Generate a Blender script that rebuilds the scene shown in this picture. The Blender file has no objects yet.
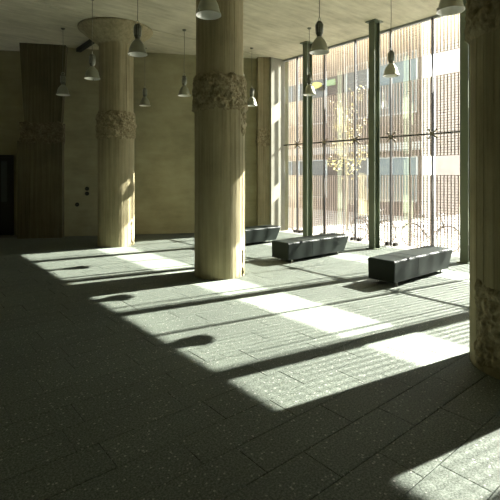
import bpy, bmesh, math, random
from mathutils import Vector, Matrix, noise

# ------------------------------------------------------------------ camera, sky, sun, exposure
# world axes: +X towards the glass wall, +Y along the glass wall away from the camera, +Z up; metres
sc = bpy.context.scene
col = sc.collection
YAW = math.atan(360 / 432)
cam_d = bpy.data.cameras.new('camera')
cam = bpy.data.objects.new('camera', cam_d)
col.objects.link(cam)
cam.location = (0, 0, 1.6)
cam.rotation_euler = (math.pi / 2, 0, -YAW)
cam_d.sensor_width = 36
cam_d.lens = 36 * 432 / 500
cam_d.shift_y = -74 / 500
cam_d.clip_start = 0.05
cam_d.clip_end = 300
sc.camera = cam

world = bpy.data.worlds.new('sky')
sc.world = world
world.use_nodes = True
bg = world.node_tree.nodes['Background']
bg.inputs['Color'].default_value = (0.93, 0.97, 1.0, 1)
bg.inputs['Strength'].default_value = 2.2

SUN_DIR = Vector((-1, 0.197, -0.718)).normalized()      # direction the light travels
sun_d = bpy.data.lights.new('sun', 'SUN')
sun = bpy.data.objects.new('sun', sun_d)
col.objects.link(sun)
sun.rotation_euler = SUN_DIR.to_track_quat('-Z', 'Y').to_euler()
sun.location = (30, -7, 22)
sun_d.energy = 39
sun_d.angle = math.radians(0.53)
sun_d.color = (1.0, 0.945, 0.885)

sc.view_settings.view_transform = 'Standard'
sc.view_settings.look = 'None'
sc.view_settings.gamma = 1
sc.view_settings.use_curve_mapping = False
sc.view_settings.exposure = 1.28
sc.cycles.max_bounces = 10
sc.cycles.diffuse_bounces = 6
sc.cycles.glossy_bounces = 4
sc.cycles.transparent_max_bounces = 24
sc.cycles.caustics_reflective = False
sc.cycles.caustics_refractive = False

# ------------------------------------------------------------------ helpers
random.seed(7)
CEIL = 5.0
GLASS_X = 8.9
SCREEN_X = 9.56
GROUND_Z = -0.45
WALL_ROT = math.atan2(0.47, -0.883)       # oblique back wall: local x runs left along it, local y into the room
WALL_ORG = Vector((8.9, 9.1, 0))


class MB:
    def __init__(s):
        s.v, s.f, s.sm = [], [], []

    def add(s, vs, fs, smooth=False):
        b = len(s.v)
        s.v += [tuple(v) for v in vs]
        s.f += [tuple(i + b for i in f) for f in fs]
        s.sm += [smooth] * len(fs)
        return s

    def box(s, x0, x1, y0, y1, z0, z1):
        return s.add([(x0, y0, z0), (x1, y0, z0), (x1, y1, z0), (x0, y1, z0), (x0, y0, z1), (x1, y0, z1), (x1, y1, z1), (x0, y1, z1)],
                     [(3, 2, 1, 0), (4, 5, 6, 7), (0, 1, 5, 4), (1, 2, 6, 5), (2, 3, 7, 6), (3, 0, 4, 7)])

    def tube(s, pts, r, n=8, closed=False, caps=True):
        pts = [Vector(p) for p in pts]
        m = len(pts)
        rs = r if isinstance(r, (list, tuple)) else [r] * m
        vs, fs = [], []
        prev = None
        for i, p in enumerate(pts):
            if closed:
                t = pts[(i + 1) % m] - pts[i - 1]
            else:
                t = pts[min(i + 1, m - 1)] - pts[max(i - 1, 0)]
            t.normalize()
            if prev is None:
                a = Vector((0, 0, 1)) if abs(t.z) < 0.9 else Vector((1, 0, 0))
                prev = t.cross(a).normalized()
            prev = (prev - t * prev.dot(t)).normalized()
            b = t.cross(prev)
            for k in range(n):
                an = 2 * math.pi * k / n
                vs.append(p + (prev * math.cos(an) + b * math.sin(an)) * rs[i])
        for i in range(m if closed else m - 1):
            j = (i + 1) % m
            for k in range(n):
                l = (k + 1) % n
                fs.append((i * n + k, i * n + l, j * n + l, j * n + k))
        if caps and not closed:
            fs.append(tuple(range(n - 1, -1, -1)))
            fs.append(tuple((m - 1) * n + k for k in range(n)))
        return s.add(vs, fs, True)

    def lathe(s, prof, n=32, c=(0, 0, 0), smooth=True, closed=False):
        vs, fs = [], []
        for (r, z) in prof:
            for k in range(n):
                a = 2 * math.pi * k / n
                vs.append((c[0] + r * math.cos(a), c[1] + r * math.sin(a), c[2] + z))
        m = len(prof)
        for i in range(m if closed else m - 1):
            j = (i + 1) % m
            for k in range(n):
                l = (k + 1) % n
                fs.append((i * n + k, i * n + l, j * n + l, j * n + k))
        return s.add(vs, fs, smooth)

    def prism(s, poly, axis, a0, a1, smooth=False):
        # poly: 2-D points; axis 0/1/2 is the extrusion axis
        def mk(p, a):
            if axis == 0: return (a, p[0], p[1])
            if axis == 1: return (p[0], a, p[1])
            return (p[0], p[1], a)
        n = len(poly)
        vs = [mk(p, a0) for p in poly] + [mk(p, a1) for p in poly]
        fs = [tuple(range(n - 1, -1, -1)), tuple(range(n, 2 * n))]
        fs += [(i, (i + 1) % n, n + (i + 1) % n, n + i) for i in range(n)]
        return s.add(vs, fs, smooth)

    def mesh(s, name):
        me = bpy.data.meshes.new(name)
        me.from_pydata(s.v, [], s.f)
        me.polygons.foreach_set('use_smooth', s.sm)
        bm = bmesh.new()
        bm.from_mesh(me)
        bmesh.ops.recalc_face_normals(bm, faces=bm.faces)
        bm.to_mesh(me)
        bm.free()
        return me

    def build(s, name, mat, parent=None, loc=None, rotz=0, bevel=0):
        o = bpy.data.objects.new(name, s.mesh(name))
        o.data.materials.append(mat)
        col.objects.link(o)
        if parent: o.parent = parent
        if loc is not None: o.location = loc
        o.rotation_euler.z = rotz
        if bevel:
            md = o.modifiers.new('bevel', 'BEVEL')
            md.width = bevel
            md.segments = 3
            md.limit_method = 'ANGLE'
        return o


def empty(name, loc=(0, 0, 0), rotz=0):
    o = bpy.data.objects.new(name, None)
    col.objects.link(o)
    o.location = loc
    o.rotation_euler = (0, 0, rotz)
    o.empty_display_size = 0.2
    return o


def tag(o, label, cat, group=None, kind=None):
    o['label'] = label
    if cat: o['category'] = cat
    if group: o['group'] = group
    if kind: o['kind'] = kind
    return o


def struct(o, label=None):
    o['kind'] = 'structure'
    if label: o['label'] = label
    return o


def copy_tree(o, parent=None):
    c = o.copy()
    col.objects.link(c)
    c.parent = parent
    for ch in list(o.children):
        copy_tree(ch, c)
    return c


# ------------------------------------------------------------------ materials
def new_mat(name):
    m = bpy.data.materials.new(name)
    m.use_nodes = True
    nt = m.node_tree
    p = nt.nodes['Principled BSDF']
    return m, nt, p


def nd(nt, t, **kw):
    n = nt.nodes.new(t)
    for k, v in kw.items():
        if k.startswith('i_'):
            n.inputs[k[2:]].default_value = v
        else:
            setattr(n, k, v)
    return n


def ramp(nt, stops, interp='LINEAR'):
    r = nt.nodes.new('ShaderNodeValToRGB')
    r.color_ramp.interpolation = interp
    e = r.color_ramp.elements
    while len(e) < len(stops): e.new(0.5)
    for el, (p, c) in zip(e, stops):
        el.position = p
        el.color = (c[0], c[1], c[2], 1)
    return r


def plain(name, c, rough=0.5, metal=0.0, spec=0.5):
    m, nt, p = new_mat(name)
    p.inputs['Base Color'].default_value = (c[0], c[1], c[2], 1)
    p.inputs['Roughness'].default_value = rough
    p.inputs['Metallic'].default_value = metal
    p.inputs['Specular IOR Level'].default_value = spec
    tc = nd(nt, 'ShaderNodeTexCoord')
    nz = nd(nt, 'ShaderNodeTexNoise', i_Scale=35.0, i_Detail=3.0)
    nt.links.new(tc.outputs['Object'], nz.inputs['Vector'])
    b = nd(nt, 'ShaderNodeBump', i_Strength=0.04, i_Distance=0.01)
    nt.links.new(nz.outputs['Fac'], b.inputs['Height'])
    nt.links.new(b.outputs['Normal'], p.inputs['Normal'])
    return m


def concrete(name, dark, mid, light, scale=(1, 1, 1), stretch=(14, 14, 0.5), bump=0.35, rough=0.85, boards=0.35):
    """cast concrete: cloudy stains, board grain stretched along one axis, small pores"""
    m, nt, p = new_mat(name)
    L = nt.links.new
    g = nd(nt, 'ShaderNodeNewGeometry')
    mp1 = nd(nt, 'ShaderNodeMapping')
    mp1.inputs['Scale'].default_value = scale
    L(g.outputs['Position'], mp1.inputs['Vector'])
    n1 = nd(nt, 'ShaderNodeTexNoise', i_Scale=1.3, i_Detail=8.0, i_Roughness=0.62)
    L(mp1.outputs['Vector'], n1.inputs['Vector'])
    mp2 = nd(nt, 'ShaderNodeMapping')
    mp2.inputs['Scale'].default_value = stretch
    L(g.outputs['Position'], mp2.inputs['Vector'])
    n2 = nd(nt, 'ShaderNodeTexNoise', i_Scale=1.0, i_Detail=6.0, i_Roughness=0.6)
    L(mp2.outputs['Vector'], n2.inputs['Vector'])
    n3 = nd(nt, 'ShaderNodeTexNoise', i_Scale=60.0, i_Detail=4.0)
    L(g.outputs['Position'], n3.inputs['Vector'])
    mx = nd(nt, 'ShaderNodeMath', operation='MULTIPLY_ADD')
    mx.inputs[1].default_value = boards
    L(n2.outputs['Fac'], mx.inputs[0])
    s1 = nd(nt, 'ShaderNodeMath', operation='MULTIPLY')
    s1.inputs[1].default_value = 1 - boards
    L(n1.outputs['Fac'], s1.inputs[0])
    L(s1.outputs[0], mx.inputs[2])
    r = ramp(nt, [(0.34, dark), (0.5, mid), (0.66, light)])
    L(mx.outputs[0], r.inputs['Fac'])
    L(r.outputs['Color'], p.inputs['Base Color'])
    h = nd(nt, 'ShaderNodeMath', operation='MULTIPLY_ADD')
    h.inputs[1].default_value = 0.35
    L(n3.outputs['Fac'], h.inputs[0])
    L(n2.outputs['Fac'], h.inputs[2])
    b = nd(nt, 'ShaderNodeBump', i_Strength=bump, i_Distance=0.012)
    L(h.outputs[0], b.inputs['Height'])
    L(b.outputs['Normal'], p.inputs['Normal'])
    p.inputs['Roughness'].default_value = rough
    p.inputs['Specular IOR Level'].default_value = 0.25
    return m


M = {}
M['wall'] = concrete('olive_concrete_wall', (0.26, 0.243, 0.143), (0.34, 0.318, 0.192), (0.41, 0.385, 0.242), stretch=(1.2, 1.2, 5), boards=0.4, bump=0.25)
M['column'] = concrete('board_marked_column', (0.20, 0.17, 0.095), (0.315, 0.272, 0.16), (0.42, 0.37, 0.235), stretch=(16, 16, 0.55), boards=0.55, bump=0.5)
M['pillar'] = concrete('shade_darkened_board_concrete', (0.065, 0.056, 0.03), (0.11, 0.095, 0.052), (0.165, 0.145, 0.08), stretch=(18, 18, 0.6), boards=0.6, bump=0.6)  # column concrete darkened: the wall pillar's shade is put into its colour
M['ceiling'] = concrete('board_marked_ceiling', (0.42, 0.39, 0.275), (0.57, 0.53, 0.385), (0.70, 0.66, 0.50), stretch=(1.6, 9, 1), boards=0.5, bump=0.8)
M['rough'] = concrete('hacked_concrete', (0.15, 0.12, 0.065), (0.27, 0.225, 0.13), (0.41, 0.36, 0.23), scale=(9, 9, 9), stretch=(26, 26, 26), boards=0.5, bump=0.6)
M['pale'] = concrete('pale_lime_washed_concrete', (0.26, 0.25, 0.20), (0.32, 0.31, 0.25), (0.38, 0.37, 0.31), stretch=(12, 12, 0.6), bump=0.2)
M['rough_shaded'] = concrete('shade_darkened_hacked_concrete', (0.06, 0.046, 0.026), (0.13, 0.105, 0.06), (0.24, 0.205, 0.125), scale=(9, 9, 9), stretch=(26, 26, 26), boards=0.5, bump=0.6)  # hacked concrete darkened to carry the shade on the wall pillar's band
M['dark_gap'] = plain('gap_black', (0.012, 0.013, 0.01), 0.6)  # flat black for the ceiling joint and the bar standing in for a gap
M['steel_green'] = plain('green_painted_steel', (0.14, 0.165, 0.11), 0.45)
M['fin'] = plain('dark_bronze_metal', (0.022, 0.017, 0.012), 0.5, 0.2)
M['spider'] = plain('olive_bronze_casting', (0.17, 0.14, 0.09), 0.4, 0.4)
M['chrome'] = plain('stainless_steel', (0.55, 0.55, 0.53), 0.3, 1.0)
M['slat'] = plain('pink_beige_slat', (0.38, 0.29, 0.255), 0.75)
M['rod'] = plain('pale_rod', (0.32, 0.27, 0.25), 0.6)
M['kerb'] = plain('pale_sill_concrete', (0.34, 0.33, 0.29), 0.8)
M['leather'] = plain('dark_green_leather', (0.010, 0.015, 0.0115), 0.5, 0.0, 0.16)
M['lamp_shell'] = plain('grey_green_lamp_metal', (0.36, 0.37, 0.31), 0.3, 0.85)
M['lamp_gear'] = plain('dark_lamp_housing', (0.14, 0.14, 0.105), 0.45, 0.5)
M['reflector'] = plain('pale_lamp_reflector', (0.86, 0.85, 0.80), 0.35, 0.35)
M['cord'] = plain('grey_cord', (0.17, 0.16, 0.12), 0.6)
M['door'] = plain('near_black_door', (0.012, 0.013, 0.011), 0.35)
M['black'] = plain('black_plastic', (0.01, 0.01, 0.009), 0.5)
M['tile_base'] = plain('dark_joint_mortar', (0.06, 0.063, 0.053), 0.95)
M['pave'] = concrete('pale_street_paving', (0.23, 0.225, 0.215), (0.27, 0.265, 0.255), (0.31, 0.305, 0.295), stretch=(3, 3, 3), bump=0.1)
M['facade'] = concrete('tan_render', (0.085, 0.068, 0.060), (0.108, 0.087, 0.078), (0.13, 0.106, 0.096), stretch=(2, 2, 2), bump=0.1)
M['facade_trim'] = plain('white_render', (0.72, 0.70, 0.67), 0.8)
M['win_glass'] = plain('blue_grey_window_glass', (0.085, 0.102, 0.112), 0.15)
M['win_dim'] = plain('taupe_window_glass', (0.08, 0.072, 0.065), 0.2)
M['win_frame'] = plain('grey_window_frame', (0.30, 0.31, 0.32), 0.5)
M['sign_yellow'] = plain('yellow_enamel', (0.42, 0.36, 0.10), 0.4)
M['sign_green'] = plain('green_enamel', (0.17, 0.22, 0.11), 0.4)
M['bark'] = plain('grey_bark', (0.16, 0.13, 0.09), 0.9)
M['leaf'] = plain('yellow_leaf', (0.42, 0.36, 0.13), 0.6)
M['bike_frame'] = plain('grey_bike_enamel', (0.07, 0.072, 0.072), 0.35, 0.3)
M['tyre'] = plain('grey_tyre', (0.045, 0.045, 0.043), 0.8)


def make_glass():
    m = bpy.data.materials.new('clear_glass')
    m.use_nodes = True
    nt = m.node_tree
    nt.nodes.clear()
    L = nt.links.new
    out = nd(nt, 'ShaderNodeOutputMaterial')
    tr = nd(nt, 'ShaderNodeBsdfTransparent')
    tr.inputs['Color'].default_value = (0.95, 0.975, 0.955, 1)
    gl = nd(nt, 'ShaderNodeBsdfGlossy', i_Roughness=0.0)
    gl.inputs['Color'].default_value = (1, 1, 1, 1)
    geo = nd(nt, 'ShaderNodeNewGeometry')
    ior = nd(nt, 'ShaderNodeMath', operation='MULTIPLY_ADD')     # same reflectance from both faces of the thin pane
    ior.inputs[1].default_value = 1 / 2.2 - 2.2
    ior.inputs[2].default_value = 2.2
    L(geo.outputs['Backfacing'], ior.inputs[0])
    fr = nd(nt, 'ShaderNodeFresnel')
    L(ior.outputs[0], fr.inputs['IOR'])
    mix = nd(nt, 'ShaderNodeMixShader')
    L(fr.outputs[0], mix.inputs[0])
    L(tr.outputs[0], mix.inputs[1])
    L(gl.outputs[0], mix.inputs[2])
    L(mix.outputs[0], out.inputs['Surface'])
    return m


M['glass'] = make_glass()


def make_terrazzo():
    m, nt, p = new_mat('grey_green_aggregate_slab')
    L = nt.links.new
    g = nd(nt, 'ShaderNodeNewGeometry')
    oi = nd(nt, 'ShaderNodeObjectInfo')
    n1 = nd(nt, 'ShaderNodeTexNoise', i_Scale=0.9, i_Detail=5.0)
    L(g.outputs['Position'], n1.inputs['Vector'])
    n2 = nd(nt, 'ShaderNodeTexNoise', i_Scale=80.0, i_Detail=4.0, i_Roughness=0.8)
    L(g.outputs['Position'], n2.inputs['Vector'])
    r1 = ramp(nt, [(0.38, (0.040, 0.050, 0.037)), (0.5, (0.093, 0.109, 0.088)), (0.62, (0.170, 0.188, 0.160))])
    L(n2.outputs['Fac'], r1.inputs['Fac'])
    vo = nd(nt, 'ShaderNodeTexVoronoi', i_Scale=60.0)
    L(g.outputs['Position'], vo.inputs['Vector'])
    sep = nd(nt, 'ShaderNodeSeparateColor')
    L(vo.outputs['Color'], sep.inputs['Color'])
    chip = nd(nt, 'ShaderNodeMath', operation='GREATER_THAN')
    chip.inputs[1].default_value = 0.94
    L(sep.outputs[0], chip.inputs[0])
    small = nd(nt, 'ShaderNodeMath', operation='LESS_THAN')
    small.inputs[1].default_value = 0.42
    L(vo.outputs['Distance'], small.inputs[0])
    cm = nd(nt, 'ShaderNodeMath', operation='MULTIPLY')
    L(chip.outputs[0], cm.inputs[0])
    L(small.outputs[0], cm.inputs[1])
    mx = nd(nt, 'ShaderNodeMix', data_type='RGBA')
    L(cm.outputs[0], mx.inputs['Factor'])
    L(r1.outputs['Color'], mx.inputs['A'])
    mx.inputs['B'].default_value = (0.30, 0.30, 0.27, 1)
    hv = nd(nt, 'ShaderNodeHueSaturation')
    va = nd(nt, 'ShaderNodeMath', operation='MULTIPLY_ADD')
    va.inputs[1].default_value = 0.08
    va.inputs[2].default_value = 0.96
    L(oi.outputs['Random'], va.inputs[0])
    vb = nd(nt, 'ShaderNodeMath', operation='MULTIPLY_ADD')
    vb.inputs[1].default_value = 0.5
    vb.inputs[2].default_value = 0.75
    L(n1.outputs['Fac'], vb.inputs[0])
    vm = nd(nt, 'ShaderNodeMath', operation='MULTIPLY')
    L(va.outputs[0], vm.inputs[0])
    L(vb.outputs[0], vm.inputs[1])
    L(vm.outputs[0], hv.inputs['Value'])
    L(mx.outputs['Result'], hv.inputs['Color'])
    L(hv.outputs['Color'], p.inputs['Base Color'])
    b = nd(nt, 'ShaderNodeBump', i_Strength=0.25, i_Distance=0.003)
    L(n2.outputs['Fac'], b.inputs['Height'])
    L(b.outputs['Normal'], p.inputs['Normal'])
    p.inputs['Roughness'].default_value = 0.72
    p.inputs['Specular IOR Level'].default_value = 0.3
    return m


M['tile'] = make_terrazzo()

# ------------------------------------------------------------------ room shell
X_LEFT, Y_REAR = -8.0, -6.0
floor = struct(MB().box(X_LEFT, 8.62, Y_REAR, 15.2, -0.25, -0.016).build('floor', M['tile_base']), 'dark grey-green aggregate slab floor striped with sunlight')

ceil_o = struct(MB().box(X_LEFT, 9.0, Y_REAR, 9.13, CEIL, CEIL + 0.35).build('ceiling', M['ceiling']), 'board-marked concrete ceiling')
struct(MB().box(X_LEFT, 9.0, 9.17, 18.5, CEIL + 0.0, CEIL + 0.35).build('ceiling', M['ceiling']), 'board-marked concrete ceiling strip along the back wall')
struct(MB().box(X_LEFT, 9.0, 9.10, 9.20, CEIL + 0.05, CEIL + 0.34).build('ceiling', M['dark_gap']), 'dark open joint across the ceiling')

wb = MB().box(-0.12, 7.05, -0.65, 0, -0.25, CEIL + 0.3).build('wall_back', M['wall'], loc=WALL_ORG, rotz=WALL_ROT)
struct(wb, 'olive concrete back wall')
struct(MB().box(7.05, 20.0, -1.1, -0.6, -0.25, CEIL + 0.3).build('wall_back', M['wall'], loc=WALL_ORG, rotz=WALL_ROT), 'shadowed recessed end of the back wall')
struct(MB().box(8.37, 8.96, 9.095, 9.5, -0.25, CEIL + 0.3).build('wall_far', M['pale']), 'short sunlit return wall at the end of the glass')
struct(MB().box(X_LEFT - 0.3, X_LEFT, Y_REAR, 18.5, -0.25, CEIL + 0.3).build('wall_left', M['wall']))
struct(MB().box(X_LEFT - 0.3, 9.0, Y_REAR - 0.3, Y_REAR, -0.25, CEIL + 0.3).build('wall_rear', M['wall']))
struct(MB().box(8.8, 9.1, Y_REAR, -3.37, -0.45, CEIL + 0.3).build('wall_right', M['wall']))
struct(MB().box(8.80, 9.0, -3.4, 9.1, CEIL + 0.34, 15.0).build('wall_right', M['wall']), 'outer wall above the glazing')
struct(MB().box(8.62, 9.05, -3.4, 9.14, -0.45, 0.0).build('trim_1', M['kerb']), 'pale sill under the glass wall')

# floor slabs: one object for each of the 300 that show largest, the rest joined
TW, TL, GAP = 0.28, 0.745, 0.004


def tile_mb(x0, x1, y0, y1, z=0.0):
    c = 0.002
    zb, zm = -0.016, z - c
    vs = [(x0, y0, zb), (x1, y0, zb), (x1, y1, zb), (x0, y1, zb), (x0, y0, zm), (x1, y0, zm), (x1, y1, zm), (x0, y1, zm),
          (x0 + c, y0 + c, z), (x1 - c, y0 + c, z), (x1 - c, y1 - c, z), (x0 + c, y1 - c, z)]
    fs = [(0, 1, 5, 4), (1, 2, 6, 5), (2, 3, 7, 6), (3, 0, 4, 7), (4, 5, 9, 8), (5, 6, 10, 9), (6, 7, 11, 10), (7, 4, 8, 11), (8, 9, 10, 11)]
    return vs, fs


tile_me = MB().add(*tile_mb(-TL / 2 + GAP / 2, TL / 2 - GAP / 2, -TW / 2 + GAP / 2, TW / 2 - GAP / 2)).mesh('floor_tile')
tile_me.materials.append(M['tile'])
row_off = {0: 0.08, 1: 0.36, 2: 0.08, 3: 0.215}
tiles = []
cy, sy = math.cos(YAW), math.sin(YAW)
for j in range(-26, 48):
    y0 = 1.45 + TW * j
    yc = y0 + TW / 2
    off = {-1: 2.175, 0: 1.845, 1: 1.565, 2: 1.34, 3: 1.705}.get(j)
    if off is None:
        off = random.uniform(0, TL)
    off = off % TL
    k = math.floor((X_LEFT - off) / TL) + 1
    while True:
        xa = off + k * TL
        xb = xa + TL
        k += 1
        if xa > 8.60: break
        if xb > 8.60: xb = 8.62
        xc = (xa + xb) / 2
        wy = 9.1 + (8.9 - xc) * 0.5323                    # back wall line
        if yc > wy + 0.3: continue
        full = abs(xb - xa - TL) < 1e-6 and yc < wy - 0.45
        Z = xc * sy + yc * cy
        X = xc * cy - yc * sy
        vis = Z > 1.2 and abs(X / Z) < 0.66 and 1.6 / Z < 0.85
        tiles.append((full and vis, math.hypot(xc, yc), xa, xb, y0))
near = sorted(t for t in tiles if t[0])
near = sorted(near, key=lambda t: t[1])[:300]
nearset = set(near)
for t in near:
    o = bpy.data.objects.new('floor_tile', tile_me)
    col.objects.link(o)
    o.parent = floor
    o.location = ((t[2] + t[3]) / 2, t[4] + TW / 2, random.uniform(-0.0012, 0.0))
far = MB()
for t in tiles:
    if t not in nearset:
        far.add(*tile_mb(t[2] + GAP / 2, t[3] - GAP / 2, t[4] + GAP / 2, t[4] + TW - GAP / 2, random.uniform(-0.0012, 0)))
fo = far.build('floor_tiling', M['tile'], floor)
fo['kind'] = 'stuff'
bm = bmesh.new()
bm.from_mesh(fo.data)
wn = Vector((0.47, 0.883, 0))
bmesh.ops.bisect_plane(bm, geom=bm.verts[:] + bm.edges[:] + bm.faces[:], plane_co=WALL_ORG + wn * 0.0, plane_no=wn, clear_outer=True)
bm.to_mesh(fo.data)
bm.free()

# ------------------------------------------------------------------ round columns


def shaft_mb(r, z0, z1, seed, boards=28, taper=0.0, nz=24, chip=None):
    rnd = random.Random(seed)
    offs = [rnd.uniform(-0.0018, 0.0018) for _ in range(boards)]
    vs, fs = [], []
    per = 5
    n = boards * per
    for i in range(nz + 1):
        z = z0 + (z1 - z0) * i / nz
        for b in range(boards):
            for k in range(per):
                a = 2 * math.pi * (b + (0.02, 0.06, 0.5, 0.94, 0.98)[k]) / boards
                rr = r + taper * (z - z0) / (z1 - z0) + (offs[b] if 0 < k < 4 else -0.004)
                if chip: rr += chip(a, z)
                vs.append((rr * math.cos(a), rr * math.sin(a), z))
    for i in range(nz):
        for k in range(n):
            l = (k + 1) % n
            fs.append((i * n + k, i * n + l, (i + 1) * n + l, (i + 1) * n + k))
    fs.append(tuple(range(n - 1, -1, -1)))
    fs.append(tuple(nz * n + k for k in range(n)))
    return MB().add(vs, fs)


def rough_shell(r, z0, z1, seed, amp=0.045, a0=0.0, a1=2 * math.pi, n=150, nz=34, ragged=0.05):
    """broken concrete skin: a closed or partial ring with deep irregular relief and ragged ends"""
    full = a1 - a0 > 6.2
    vs, fs = [], []
    cols = n if full else n + 1
    sv = Vector((seed * 3.1, seed * 1.7, seed))
    for i in range(nz + 1):
        t = i / nz
        for k in range(cols):
            a = a0 + (a1 - a0) * k / n
            base = Vector((math.cos(a) * r, math.sin(a) * r, 0))
            e0 = z0 + ragged * noise.noise(base * 7 + sv)
            e1 = z1 + ragged * noise.noise(base * 7 - sv)
            z = e0 + (e1 - e0) * t
            q = Vector((base.x, base.y, z))
            d = noise.fractal(q * 9 + sv, 1.0, 2.0, 4)
            d2 = noise.noise(q * 30 + sv)
            edge = min(1, min(t, 1 - t) * 9)
            if not full: edge *= min(1, min(k, cols - 1 - k) / 5)
            rr = r - 0.02 + edge * (0.03 + amp * d + 0.012 * d2)
            vs.append((rr * math.cos(a), rr * math.sin(a), z))
    for i in range(nz):
        for k in range(n):
            l = (k + 1) % cols
            fs.append((i * cols + k, i * cols + l, (i + 1) * cols + l, (i + 1) * cols + k))
    return MB().add(vs, fs)


def column(loc, r, seed, label, patches=(), band=(2.55, 3.2)):
    t = empty('concrete_column', loc)
    tag(t, label, 'column', 'round concrete columns in a row')

    def chip(a, z):
        q = Vector((math.cos(a) * 3, math.sin(a) * 3, z * 1.5)) + Vector((seed, 0, 0))
        c = noise.noise(q * 2.2)
        return -0.02 * max(0, c - 0.45) + 0.002 * noise.noise(q * 5)
    shaft_mb(r, 0, band[0] + 0.05, seed, chip=chip).build('shaft', M['column'], t)
    shaft_mb(r - 0.025, band[1] - 0.08, CEIL - 0.26, seed + 1, chip=chip, nz=12).build('upper_shaft', M['column'], t)
    o = rough_shell(r + 0.012, band[0], band[1], seed + 2).build('broken_band', M['rough'], t)
    o['label'] = 'rough hacked concrete band'
    cap = MB()
    prof = [(r - 0.03, CEIL - 0.42), (r - 0.02, CEIL - 0.37), (r + 0.02, CEIL - 0.355), (r + 0.40, CEIL - 0.06), (r + 0.43, CEIL - 0.03), (r + 0.43, CEIL - 0.0005), (0.05, CEIL - 0.0005)]
    cap.lathe(prof, 72)
    cap.build('capital', M['column'], t)
    for (a0, a1, z0, z1, amp) in patches:
        o = rough_shell(r + 0.004, z0, z1, seed + 5 + a0, amp=amp, a0=a0, a1=a1, n=46, nz=40, ragged=0.10).build('spalled_patch', M['rough'], t)
        o['label'] = 'broken patch of exposed concrete'
    return t


D = math.radians
column((4.05, 9.73, 0), 0.41, 11, 'farthest round concrete column with mushroom capital, near the back wall',
       [(D(-60), D(-50), 0.02, 0.6, 0.008)], band=(2.42, 3.08))
column((4.14, 5.74, 0), 0.41, 23, 'middle round concrete column rising through the centre of the hall',
       [(D(-75), D(-20), 2.25, 3.1, 0.04), (D(-66), D(-58), 0.02, 0.5, 0.008)], band=(2.62, 3.2))
column((4.1, 1.3, 0), 0.425, 37, 'nearest dark round concrete column cut off by the right picture edge',
       [(D(140), D(176), 0.0, 0.75, 0.03), (D(188), D(226), 0.03, 0.16, 0.03)], band=(2.74, 3.5))

# ------------------------------------------------------------------ flat pillars standing against the back wall


def trap(mb, x0a, x1a, x0b, x1b, y0, y1, z0, z1, rib=0.0, seed=1):
    """board-marked slab: front face (y1) cut into vertical boards; a = bottom extents, b = top extents"""
    rnd = random.Random(seed)
    nb = 11
    pa, pb = [], []
    for i in range(nb):
        d = rnd.uniform(0, rib)
        for e in (0.03, 0.97):
            u = (i + e) / nb
            pa.append((x0a + (x1a - x0a) * u, y1 - d, z0))
            pb.append((x0b + (x1b - x0b) * u, y1 - d, z1))
        if i < nb - 1:
            u = (i + 1) / nb
            pa.append((x0a + (x1a - x0a) * u, y1 - rib - 0.006, z0))
            pb.append((x0b + (x1b - x0b) * u, y1 - rib - 0.006, z1))
    pa += [(x1a, y0, z0), (x0a, y0, z0)]
    pb += [(x1b, y0, z1), (x0b, y0, z1)]
    n = len(pa)
    fs = [tuple(range(n)), tuple(range(2 * n - 1, n - 1, -1))] + [(i, (i + 1) % n, n + (i + 1) % n, n + i) for i in range(n)]
    mb.add(pa + pb, fs)
    return mb


def rough_block(x0, x1, y0, y1, z0, z1, seed, amp=0.04):
    bm = bmesh.new()
    bmesh.ops.create_cube(bm, size=1)
    bmesh.ops.subdivide_edges(bm, edges=bm.edges[:], cuts=26, use_grid_fill=True)
    sv = Vector((seed, seed * 2, seed * 3))
    for v in bm.verts:
        v.co = Vector((x0 + (v.co.x + .5) * (x1 - x0), y0 + (v.co.y + .5) * (y1 - y0), z0 + (v.co.z + .5) * (z1 - z0)))
        d = noise.noise_vector(v.co * 6 + sv) * amp + noise.noise_vector(v.co * 18 + sv) * amp * 0.5
        if v.co.y < y0 + 0.02: d = Vector((0, 0, 0))
        v.co += d
    vs = [v.co.copy() for v in bm.verts]
    bm.verts.index_update()
    fs = [tuple(v.index for v in f.verts) for f in bm.faces]
    bm.free()
    return MB().add(vs, fs)


p = empty('wall_pillar', WALL_ORG, WALL_ROT)
tag(p, 'broad board-marked pillar with shade in its colour, against the back wall beside the black door', 'pillar')
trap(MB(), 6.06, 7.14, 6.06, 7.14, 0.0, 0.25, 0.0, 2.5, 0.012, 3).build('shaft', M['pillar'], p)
rough_block(6.04, 7.08, 0.0, 0.26, 2.46, 2.98, 5).build('broken_band', M['rough_shaded'], p)
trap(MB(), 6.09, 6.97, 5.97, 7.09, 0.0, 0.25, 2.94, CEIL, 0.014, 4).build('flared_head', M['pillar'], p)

p = empty('wall_pillar', WALL_ORG, WALL_ROT)
tag(p, 'slim olive pilaster on the back wall next to the glass wall', 'pillar')
trap(MB(), 0.44, 0.84, 0.44, 0.84, 0.0, 0.2, 0.0, 2.5, 0.008, 6).build('shaft', M['column'], p)
rough_block(0.43, 0.85, 0.0, 0.21, 2.46, 2.95, 8, 0.03).build('broken_band', M['rough'], p)
trap(MB(), 0.44, 0.84, 0.44, 0.84, 0.0, 0.2, 2.92, CEIL, 0.008, 7).build('upper_shaft', M['column'], p)

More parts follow.
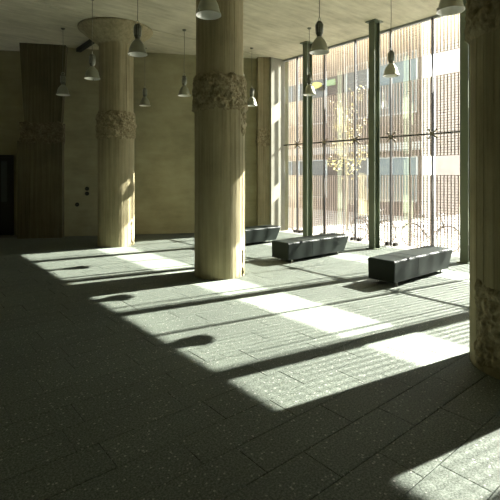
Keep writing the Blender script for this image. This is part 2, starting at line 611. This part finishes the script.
d = empty('door_1', WALL_ORG + Matrix.Rotation(WALL_ROT, 3, 'Z') @ Vector((7.464, -0.6, 0)), WALL_ROT)
struct(d, 'near-black door at the dark left end of the back wall')
MB().box(0.07, 0.97, 0.0, 0.05, 0.0, 2.1).build('leaf', M['door'], d)
fr = MB()
fr.box(0.0, 0.07, 0, 0.09, 0, 2.17).box(0.97, 1.04, 0, 0.09, 0, 2.17).box(0.07, 0.97, 0, 0.09, 2.1, 2.17)
fr.build('frame', M['black'], d)
MB().box(0.16, 0.30, 0.05, 0.056, 0.9, 2.0).build('glass_strip', M['win_glass'], d)
MB().tube([(0.88, 0.05, 1.02), (0.88, 0.11, 1.02), (0.76, 0.11, 1.02)], 0.012).build('handle', M['chrome'], d)

for (s, z, lab) in ((5.49, 1.26, 'upper black wall socket beside the farthest column'), (5.49, 1.13, 'lower of two stacked black wall sockets beside the farthest column'), (5.74, 0.84, 'single low black wall socket between pillar and farthest column')):
    o = empty('wall_socket', WALL_ORG + Matrix.Rotation(WALL_ROT, 3, 'Z') @ Vector((s, 0, z)), WALL_ROT)
    tag(o, lab, 'socket', 'black wall sockets')
    mb = MB().lathe([(0.005, 0.0), (0.055, 0.0), (0.055, 0.008), (0.042, 0.014), (0.036, 0.006), (0.005, 0.006)], 20)
    mb.v = [(x, zz, y) for (x, y, zz) in mb.v]
    mb.build('face_plate', M['black'], o)
    mb = MB().tube([(-0.012, 0.004, 0), (-0.012, 0.012, 0)], 0.004).tube([(0.012, 0.004, 0), (0.012, 0.012, 0)], 0.004)
    mb.build('contacts', M['fin'], o)

# solid black bar standing in for a dark ceiling gap, far column to wall
b = empty('ceiling_gap_bar', (3.86, 11.1, CEIL))
tag(b, 'black bar standing in for a dark ceiling gap behind the farthest column', 'bar')
MB().box(-0.06, 0.06, -0.75, 0.68, -0.10, -0.0005).build('gap_strip', M['dark_gap'], b, bevel=0.008)
MB().box(-0.09, 0.09, -0.75, -0.72, -0.13, -0.0005).build('gap_strip_end', M['dark_gap'], b)

# ------------------------------------------------------------------ glass wall
MULL = [8.53 - 0.99 * i - (0.22 if i > 8 else 0) for i in range(13)]
win = struct(empty('window_1', (GLASS_X, 0, 0)), 'full-height frameless glass wall in two rows of panes')
edges = [9.09] + MULL
TR_Z = 2.5
for i in range(len(edges) - 1):
    a, bb = edges[i + 1] + 0.008, edges[i] - 0.008
    for (z0, z1) in ((0.03, TR_Z - 0.008), (TR_Z + 0.008, CEIL - 0.05)):
        MB().box(-0.006, 0.006, a, bb, z0, z1).build('pane', M['glass'], win)
for y in MULL:
    MB().box(-0.075, -0.012, y - 0.013, y + 0.013, 0.0, CEIL - 0.04).build('mullion', M['fin'], win)
MB().box(-0.05, -0.012, MULL[-1], 9.09, TR_Z - 0.014, TR_Z + 0.014).build('transom', M['fin'], win)
MB().box(-0.04, 0.04, MULL[-1], 9.09, CEIL - 0.05, CEIL + 0.05).build('head_rail', M['win_frame'], win)
sp = MB()
for k in range(4):
    a = math.pi / 4 + k * math.pi / 2
    sp.tube([(-0.06, 0, 0), (-0.05, 0.04 * math.cos(a), 0.04 * math.sin(a)), (-0.014, 0.135 * math.cos(a), 0.135 * math.sin(a))], [0.022, 0.017, 0.012], 8)
    c = (0.125 * math.cos(a), 0.125 * math.sin(a))
    sp.tube([(-0.03, c[0], c[1]), (-0.008, c[0], c[1])], 0.022, 12)
sp.tube([(-0.095, 0, 0), (-0.02, 0, 0)], 0.03, 14)
sp_me = sp.mesh('spider_fitting')
sp_me.materials.append(M['spider'])
cl = MB()
cl.box(-0.07, 0.03, -0.04, 0.04, 0.0, 0.07).tube([(-0.075, 0, 0.035), (0.035, 0, 0.035)], 0.014, 10)
cl_me = cl.mesh('floor_clamp')
cl_me.materials.append(M['fin'])
for y in MULL:
    o = bpy.data.objects.new('spider_fitting', sp_me)
    col.objects.link(o)
    o.parent = win
    o.location = (-0.01, y, TR_Z)
    for sgn in (-1, 1):
        o = bpy.data.objects.new('floor_clamp', cl_me)
        col.objects.link(o)
        o.parent = win
        o.location = (-0.005, y + sgn * 0.10, 0.0)

# green steel H posts
post = empty('steel_post', (8.2, 0, 0))
hb = MB()
hb.box(-0.10, -0.086, -0.075, 0.075, 0.015, CEIL - 0.02).box(0.086, 0.10, -0.075, 0.075, 0.015, CEIL - 0.02).box(-0.086, 0.086, -0.006, 0.006, 0.015, CEIL - 0.02)
hb.build('h_section', M['steel_green'], post)
MB().box(-0.14, 0.14, -0.12, 0.12, 0.0, 0.015).build('base_plate', M['steel_green'], post)
MB().box(-0.15, 0.15, -0.13, 0.13, CEIL - 0.02, CEIL - 0.0005).build('head_plate', M['steel_green'], post)
plabels = ['green steel post behind the middle bench, leftmost of the window posts',
           'green steel post between the middle bench and the nearest bench',
           'green steel post half hidden behind the nearest column',
           'first green steel post out of view right of nearest column',
           'second green steel post out of view right of nearest column',
           'last green steel post out of view beside the camera']
for i, lab in enumerate(plabels):
    o = post if i == 0 else copy_tree(post)
    o.location = (8.2, MULL[1 + 2 * i], 0)
    tag(o, lab, 'post', 'green steel posts along the glass wall')

# ------------------------------------------------------------------ slatted sun screen outside the glass
rows = [('lower row of pink-beige slats outside the glass, below the eye-level gap', GROUND_Z + 0.05, 1.62),
        ('middle row of pink-beige slats outside the glass, between the two open gaps', 2.06, 3.88),
        ('top row of pink-beige slats outside the glass, under the ceiling line', 4.40, 5.70)]
Y0, Y1 = -3.3, 10.05
for ri, (lab, z0, z1) in enumerate(rows):
    t = empty('slatted_screen', (SCREEN_X, 0, z0))
    tag(t, lab, 'sun screen', 'slatted sun screens outside the glass')
    H = z1 - z0
    me = MB().box(-0.006, 0.006, -0.015, 0.015, 0, H).mesh('slat')
    me.materials.append(M['slat'])
    n = int((Y1 - Y0) / 0.080)
    for k in range(n):
        o = bpy.data.objects.new('slat', me)
        col.objects.link(o)
        o.parent = t
        o.location = (0, Y0 + 0.04 + k * 0.080, 0)
    rd = MB()
    m = int(H / 0.060)
    for k in range(m + 1):
        z = 0.007 + (H - 0.014) * k / m
        rd.box(0.0065, 0.014, Y0, Y1, z - 0.007, z + 0.007)
    o = rd.build('cross_rods', M['rod'], t)
    o['kind'] = 'stuff'
    if ri == 0:
        for y in MULL[1::2] + [MULL[1] + 1.98]:
            MB().box(0.10, 0.13, y - 0.018, y + 0.018, -0.05, 6.15).build('upright', M['fin'], t)
            for zz in (0.4, 2.0, 4.0, 5.3):
                MB().box(0.015, 0.1, y - 0.01, y + 0.01, zz - 0.01, zz + 0.01).build('bracket', M['fin'], t)

# ------------------------------------------------------------------ outside: street, building, tree, bicycles
struct(MB().box(9.05, 140, -90, 120, GROUND_Z - 0.3, GROUND_Z).build('pavement', M['pave']), 'bright sunlit street paving outside')

bx, by0, by1, bh = 20.0, 10.5, 46.0, 15.0
bld = empty('street_building', (bx, by0, GROUND_Z))
tag(bld, 'tan rendered building across the street seen through the slats', 'building')
MB().box(0, 12, 0, by1 - by0, 0, bh).build('wall', M['facade'], bld)
MB().box(-0.06, 0.5, -0.06, 0.32, 0, bh).build('corner_strip', M['facade_trim'], bld)
MB().box(-0.12, 0.0, 0.32, by1 - by0, 3.35, 3.75).build('string_course', M['win_frame'], bld)
MB().box(-0.3, 0.3, -0.3, by1 - by0, bh, bh + 0.4).build('cornice', M['facade_trim'], bld)
wi = MB()
for (z0, z1) in ((0.75, 3.05), (5.2, 8.3), (9.6, 12.2)):
    y = 0.55
    for k in range(9):
        w = 2.3 if k % 2 == 0 else 1.5
        fr = MB()
        fr.box(-0.07, 0.0, y, y + 0.08, z0, z1).box(-0.07, 0, y + w - 0.08, y + w, z0, z1).box(-0.07, 0, y + 0.08, y + w - 0.08, z1 - 0.08, z1).box(-0.07, 0, y + 0.08, y + w - 0.08, z0, z0 + 0.08)
        wo = fr.build('window', M['win_frame'], bld)
        MB().box(-0.03, -0.0, y + 0.08, y + w - 0.08, z0 + 0.08, z1 - 0.08).build('pane', M['win_glass'] if k == 0 else M['win_dim'], wo)
        y += w + (0.55 if k % 2 == 0 else 1.4)

sg = empty('shop_sign', (-0.45, 6.9, 7.45))
sg.parent = bld
sg['label'] = 'yellow oval sign with green plate'
ov = MB()
pts = [(0.55 * math.cos(a), 0.2 * math.sin(a)) for a in [2 * math.pi * k / 32 for k in range(32)]]
ov.prism(pts, 0, -0.05, 0.05)
ov.build('oval_plate', M['sign_yellow'], sg)
MB().box(-0.04, 0.04, -1.55, -0.95, -0.18, 0.16).build('square_plate', M['sign_green'], sg)
MB().tube([(0, 0.5, 0), (0.44, 0.5, 0)], 0.02).tube([(0, -0.5, 0), (0.44, -0.5, 0)], 0.02).tube([(0.0, -1.6, 0), (0.0, 0.5, 0)], 0.02).tube([(0, -1.25, 0), (0.44, -1.25, 0)], 0.02).build('bracket', M['win_frame'], sg)

tr = empty('young_tree', (13.2, 10.15, GROUND_Z))
tag(tr, 'slender young street tree with yellow leaves outside the glass', 'tree')
tk = MB()
tk.tube([(0, 0, 0), (0.02, 0.01, 1.2), (-0.02, 0.02, 2.4), (0.02, -0.01, 3.8), (0, 0, 5.0)], [0.05, 0.045, 0.038, 0.025, 0.01], 10)
rnd = random.Random(5)
tips = []
for k in range(16):
    z = 2.0 + 2.8 * k / 16
    a = k * 2.4
    L = rnd.uniform(0.35, 0.7)
    e = Vector((L * math.cos(a), L * math.sin(a), z + rnd.uniform(0.1, 0.5)))
    tk.tube([(0, 0, z), (e.x * 0.5, e.y * 0.5, z + 0.18), e], [0.014, 0.010, 0.005], 6)
    for q in (0.45, 0.7, 1.0):
        tips.append(Vector((e.x * q, e.y * q, z + (e.z - z) * q)))
tk.build('trunk', M['bark'], tr)
lf = MB()
for c in tips:
    for k in range(22):
        q = c + Vector((rnd.gauss(0, 0.13), rnd.gauss(0, 0.13), rnd.gauss(0, 0.15)))
        ax = Vector((rnd.uniform(-1, 1), rnd.uniform(-1, 1), rnd.uniform(-0.6, 0.6))).normalized()
        up = ax.orthogonal().normalized()
        s = rnd.uniform(0.035, 0.06)
        nrm = ax.cross(up)
        lf.add([q - ax * s, q + up * s * 0.5 + nrm * s * 0.15, q + ax * s, q - up * s * 0.5 + nrm * s * 0.15], [(0, 1, 2), (0, 2, 3)])
o = lf.build('foliage', M['leaf'], tr)
o['kind'] = 'stuff'


def bicycle(loc, rotz, label):
    t = empty('bicycle', loc, rotz)
    tag(t, label, 'bicycle', 'bicycles parked outside the glass')
    R = 0.335
    for x in (-0.52, 0.52):
        w = MB()
        ring = [(x + R * math.cos(a), 0, R + 0.004 + R * math.sin(a)) for a in [2 * math.pi * k / 40 for k in range(40)]]
        w.tube(ring, 0.016, 8, closed=True)
        wo = w.build('wheel', M['tyre'], t)
        s = MB()
        for k in range(18):
            a = 2 * math.pi * k / 18
            s.tube([(x, 0.012 if k % 2 else -0.012, R), (x + (R - 0.012) * math.cos(a), 0, R + (R - 0.012) * math.sin(a))], 0.0022, 4)
        s.tube([(x, -0.05, R), (x, 0.05, R)], 0.02, 10)
        s.build('spokes', M['chrome'], wo)
    f = MB()
    bb, seat, head_t, head_b = (-0.08, 0, 0.29), (-0.26, 0, 0.80), (0.33, 0, 0.86), (0.37, 0, 0.70)
    f.tube([bb, seat], 0.016).tube([seat, head_t], 0.016).tube([bb, head_b], 0.018).tube([head_t, head_b], 0.02)
    for y in (-0.045, 0.045):
        f.tube([bb, (-0.52, y, R)], 0.009).tube([(-0.25, 0, 0.77), (-0.52, y, R)], 0.008)
        f.tube([head_b, (0.43, y, 0.58), (0.52, y, R)], 0.011)
    f.build('frame', M['bike_frame'], t)
    h = MB()
    h.tube([head_t, (0.315, 0, 0.98)], 0.013)
    h.tube([(0.20, -0.28, 1.0), (0.30, -0.24, 1.03), (0.34, -0.08, 1.0), (0.32, 0, 0.98), (0.34, 0.08, 1.0), (0.30, 0.24, 1.03), (0.20, 0.28, 1.0)], 0.011)
    h.build('handlebar', M['bike_frame'], t)
    s = MB()
    s.tube([seat, (-0.29, 0, 0.90)], 0.012)
    s.prism([(-0.42, -0.07), (-0.40, 0.07), (-0.28, 0.035), (-0.13, 0.018), (-0.13, -0.018), (-0.28, -0.035)], 2, 0.90, 0.945)
    s.build('saddle', M['tyre'], t, bevel=0.01)
    c = MB()
    c.tube([(bb[0], -0.09, bb[2]), (bb[0], 0.09, bb[2])], 0.014)
    c.tube([(bb[0] + 0.095 * math.cos(a), -0.05, bb[2] + 0.095 * math.sin(a)) for a in [2 * math.pi * k / 24 for k in range(24)]], 0.006, 6, closed=True)
    c.tube([(bb[0], -0.08, bb[2]), (bb[0] + 0.12, -0.08, bb[2] - 0.11)], 0.009).tube([(bb[0], 0.08, bb[2]), (bb[0] - 0.12, 0.08, bb[2] + 0.11)], 0.009)
    c.box(bb[0] + 0.08, bb[0] + 0.16, -0.17, -0.09, bb[2] - 0.12, bb[2] - 0.10).box(bb[0] - 0.16, bb[0] - 0.08, 0.09, 0.17, bb[2] + 0.10, bb[2] + 0.12)
    c.build('crank', M['bike_frame'], t)
    for x in (-0.52, 0.52):
        g = MB()
        arc = [(x + 0.365 * math.cos(a), 0, R + 0.365 * math.sin(a)) for a in [math.radians(20 + 140 * k / 14) for k in range(15)]]
        g.tube(arc, 0.014, 6)
        g.build('mudguard', M['bike_frame'], t)
    return t


bicycle((11.6, 6.06, GROUND_Z), math.radians(-88), 'grey bicycle parked outside the glass above the nearest bench')
bicycle((11.7, 8.0, GROUND_Z), math.radians(-94), 'grey bicycle outside, mostly hidden by a green steel post')

# ------------------------------------------------------------------ benches


def bench(loc, label, L=1.78):
    t = empty('bench', loc)
    tag(t, label, 'bench', 'dark leather benches in front of the glass wall')
    W = 0.46
    zb, zt, r = 0.065, 0.378, 0.035
    # cross-section in (y, z) with rounded upper edges, swept along x; far end leans outward towards the top
    prof = [(-W / 2 + 0.012, zb), (W / 2 - 0.012, zb)]
    for k in range(7):
        a = math.pi / 2 * k / 6
        prof.append((W / 2 - r + r * math.cos(a), zt - r + r * math.sin(a)))
    for k in range(7):
        a = math.pi / 2 + math.pi / 2 * k / 6
        prof.append((-W / 2 + r + r * math.cos(a), zt - r + r * math.sin(a)))
    n = len(prof)

    def section(xs, grow=0.0):
        return [(xs if not callable(xs) else xs(z), y * (1 + grow), z if grow == 0 else z + (0.004 if z > zb + 0.1 else 0)) for (y, z) in prof]
    far = lambda z: L - 0.16 * (zt - z) / (zt - zb)
    secs = [section(0.012, -0.03), section(0.0), section(0.02), section(L * 0.36), section(L * 0.36 + 0.006, -0.012), section(L * 0.36 + 0.012), section(L * 0.9 - 0.1), section(far)]
    secs[0] = [(0.0, y * 0.95, zb + 0.01 + (z - zb) * 0.94) for (y, z) in prof]
    secs[1] = [(0.012, y, z) for (y, z) in prof]
    vs = [v for s in secs for v in s]
    m = len(secs)
    fs = [(i * n + k, i * n + (k + 1) % n, (i + 1) * n + (k + 1) % n, (i + 1) * n + k) for i in range(m - 1) for k in range(n)]
    fs += [tuple(range(n - 1, -1, -1)), tuple((m - 1) * n + k for k in range(n))]
    MB().add(vs, fs).build('body', M['leather'], t)
    pp = MB()
    for (y, z) in ((-W / 2 + 0.014, zt - 0.014), (W / 2 - 0.014, zt - 0.014)):
        pp.tube([(0.01, y, z), (L - 0.01, y, z)], 0.006, 6)
    pp.build('piping', M['leather'], t)
    MB().box(L * 0.36, L * 0.36 + 0.012, -W / 2 + 0.03, W / 2 - 0.03, zt - 0.01, zt + 0.003).build('seam', M['black'], t)
    for x in (0.16, L - 0.3):
        for y in (-0.16, 0.16):
            lg = MB().tube([(x, y, 0.0), (x, y, zb + 0.01)], 0.014, 12).tube([(x, y, 0.0), (x, y, 0.008)], 0.024, 12)
            lg.build('leg', M['chrome'], t)
    return t


bench((5.53, 3.64, 0), 'nearest dark green leather bench, in front of the parked bicycle')
bench((5.56, 5.81, 0), 'middle dark green leather bench, between the other two')
bench((5.53, 7.82, 0), 'farthest dark green leather bench, partly hidden by the middle column')

# ------------------------------------------------------------------ pendant lamps
DROP = CEIL - 3.465


def make_lamp():
    t = empty('pendant_lamp', (0, 0, CEIL))
    b = -DROP                                               # rim of the bell
    MB().lathe([(0.002, -0.03), (0.03, -0.03), (0.045, -0.012), (0.05, -0.0005), (0.002, -0.0005)], 20).build('ceiling_rose', M['lamp_gear'], t)
    cd = MB().tube([(0, 0, -0.02), (0.004, 0, b * 0.3), (-0.006, 0.004, b * 0.55), (0, 0, b + 0.52)], 0.006, 8)
    cd.build('cord', M['cord'], t)
    ring = MB().tube([(0.028 * math.cos(a), 0, b + 0.495 + 0.028 * math.sin(a)) for a in [2 * math.pi * k / 20 for k in range(20)]], 0.006, 6, closed=True)
    ring.build('hanging_ring', M['lamp_shell'], t)
    g = MB()
    g.lathe([(0.002, b + 0.47), (0.03, b + 0.468), (0.046, b + 0.45), (0.054, b + 0.42), (0.056, b + 0.34), (0.052, b + 0.28), (0.038, b + 0.25), (0.032, b + 0.22), (0.002, b + 0.22)], 28)
    go = g.build('gear_housing', M['lamp_gear'], t)
    fn = MB()
    for k in range(12):
        a = 2 * math.pi * k / 12
        c, s = math.cos(a), math.sin(a)
        fn.tube([(0.055 * c, 0.055 * s, b + 0.29), (0.057 * c, 0.057 * s, b + 0.43)], 0.005, 5)
    fn.build('cooling_fins', M['lamp_shell'], go)
    sh = MB()
    outer = [(0.036, b + 0.235), (0.046, b + 0.225), (0.062, b + 0.205), (0.090, b + 0.170), (0.112, b + 0.125), (0.126, b + 0.075), (0.134, b + 0.03), (0.146, b + 0.018), (0.148, b)]
    inner = [(0.143, b), (0.140, b + 0.014), (0.128, b + 0.03), (0.120, b + 0.075), (0.106, b + 0.122), (0.084, b + 0.165), (0.056, b + 0.198), (0.030, b + 0.215)]
    sh.lathe(outer, 48)
    so = sh.build('bell_shade', M['lamp_shell'], t)
    MB().lathe(outer[-1:] + inner + [(0.002, b + 0.215)], 48).build('reflector', M['reflector'], so)
    MB().lathe([(0.002, b + 0.06), (0.022, b + 0.065), (0.034, b + 0.09), (0.034, b + 0.14), (0.016, b + 0.18), (0.014, b + 0.215)], 20).build('bulb', M['reflector'], t)
    cp = MB().box(0.138, 0.160, -0.012, 0.012, b + 0.0, b + 0.03)
    cp.build('clip', M['lamp_shell'], so)
    return t


lamps = [((3.06, 10.4), 'pendant lamp hanging in front of the dark left pillar'),
         ((2.98, 8.3), 'pendant lamp hanging just left of the farthest column'),
         ((2.92, 6.2), 'pendant lamp overlapping the right edge of the farthest column'),
         ((2.84, 4.16), 'large pendant lamp in front of the middle column, cut by the top edge'),
         ((5.2, 10.6), 'small pendant lamp against the back wall, right of the farthest column'),
         ((5.26, 8.7), 'small pendant lamp against the back wall, just left of the middle column'),
         ((4.95, 6.33), 'pendant lamp hidden behind the middle column'),
         ((4.98, 4.34), 'pendant lamp right of the middle column with pale underside, above the small lamp'),
         ((4.87, 2.3), 'large pendant lamp beside the nearest column, cut by the top edge'),
         ((7.38, 8.78), 'small pendant lamp peeking out right of the middle column'),
         ((7.4, 6.75), 'small pendant lamp in front of the leftmost green post'),
         ((7.17, 4.5), 'pendant lamp hanging just right of the second green post'),
         ((7.15, 2.6), 'pendant lamp out of view beyond the nearest column')]
lamp0 = make_lamp()
for i, ((x, y), lab) in enumerate(lamps):
    o = lamp0 if i == 0 else copy_tree(lamp0)
    o.location = (x, y, CEIL)
    o.rotation_euler.z = i * 1.1
    tag(o, lab, 'lamp', 'industrial pendant lamps')
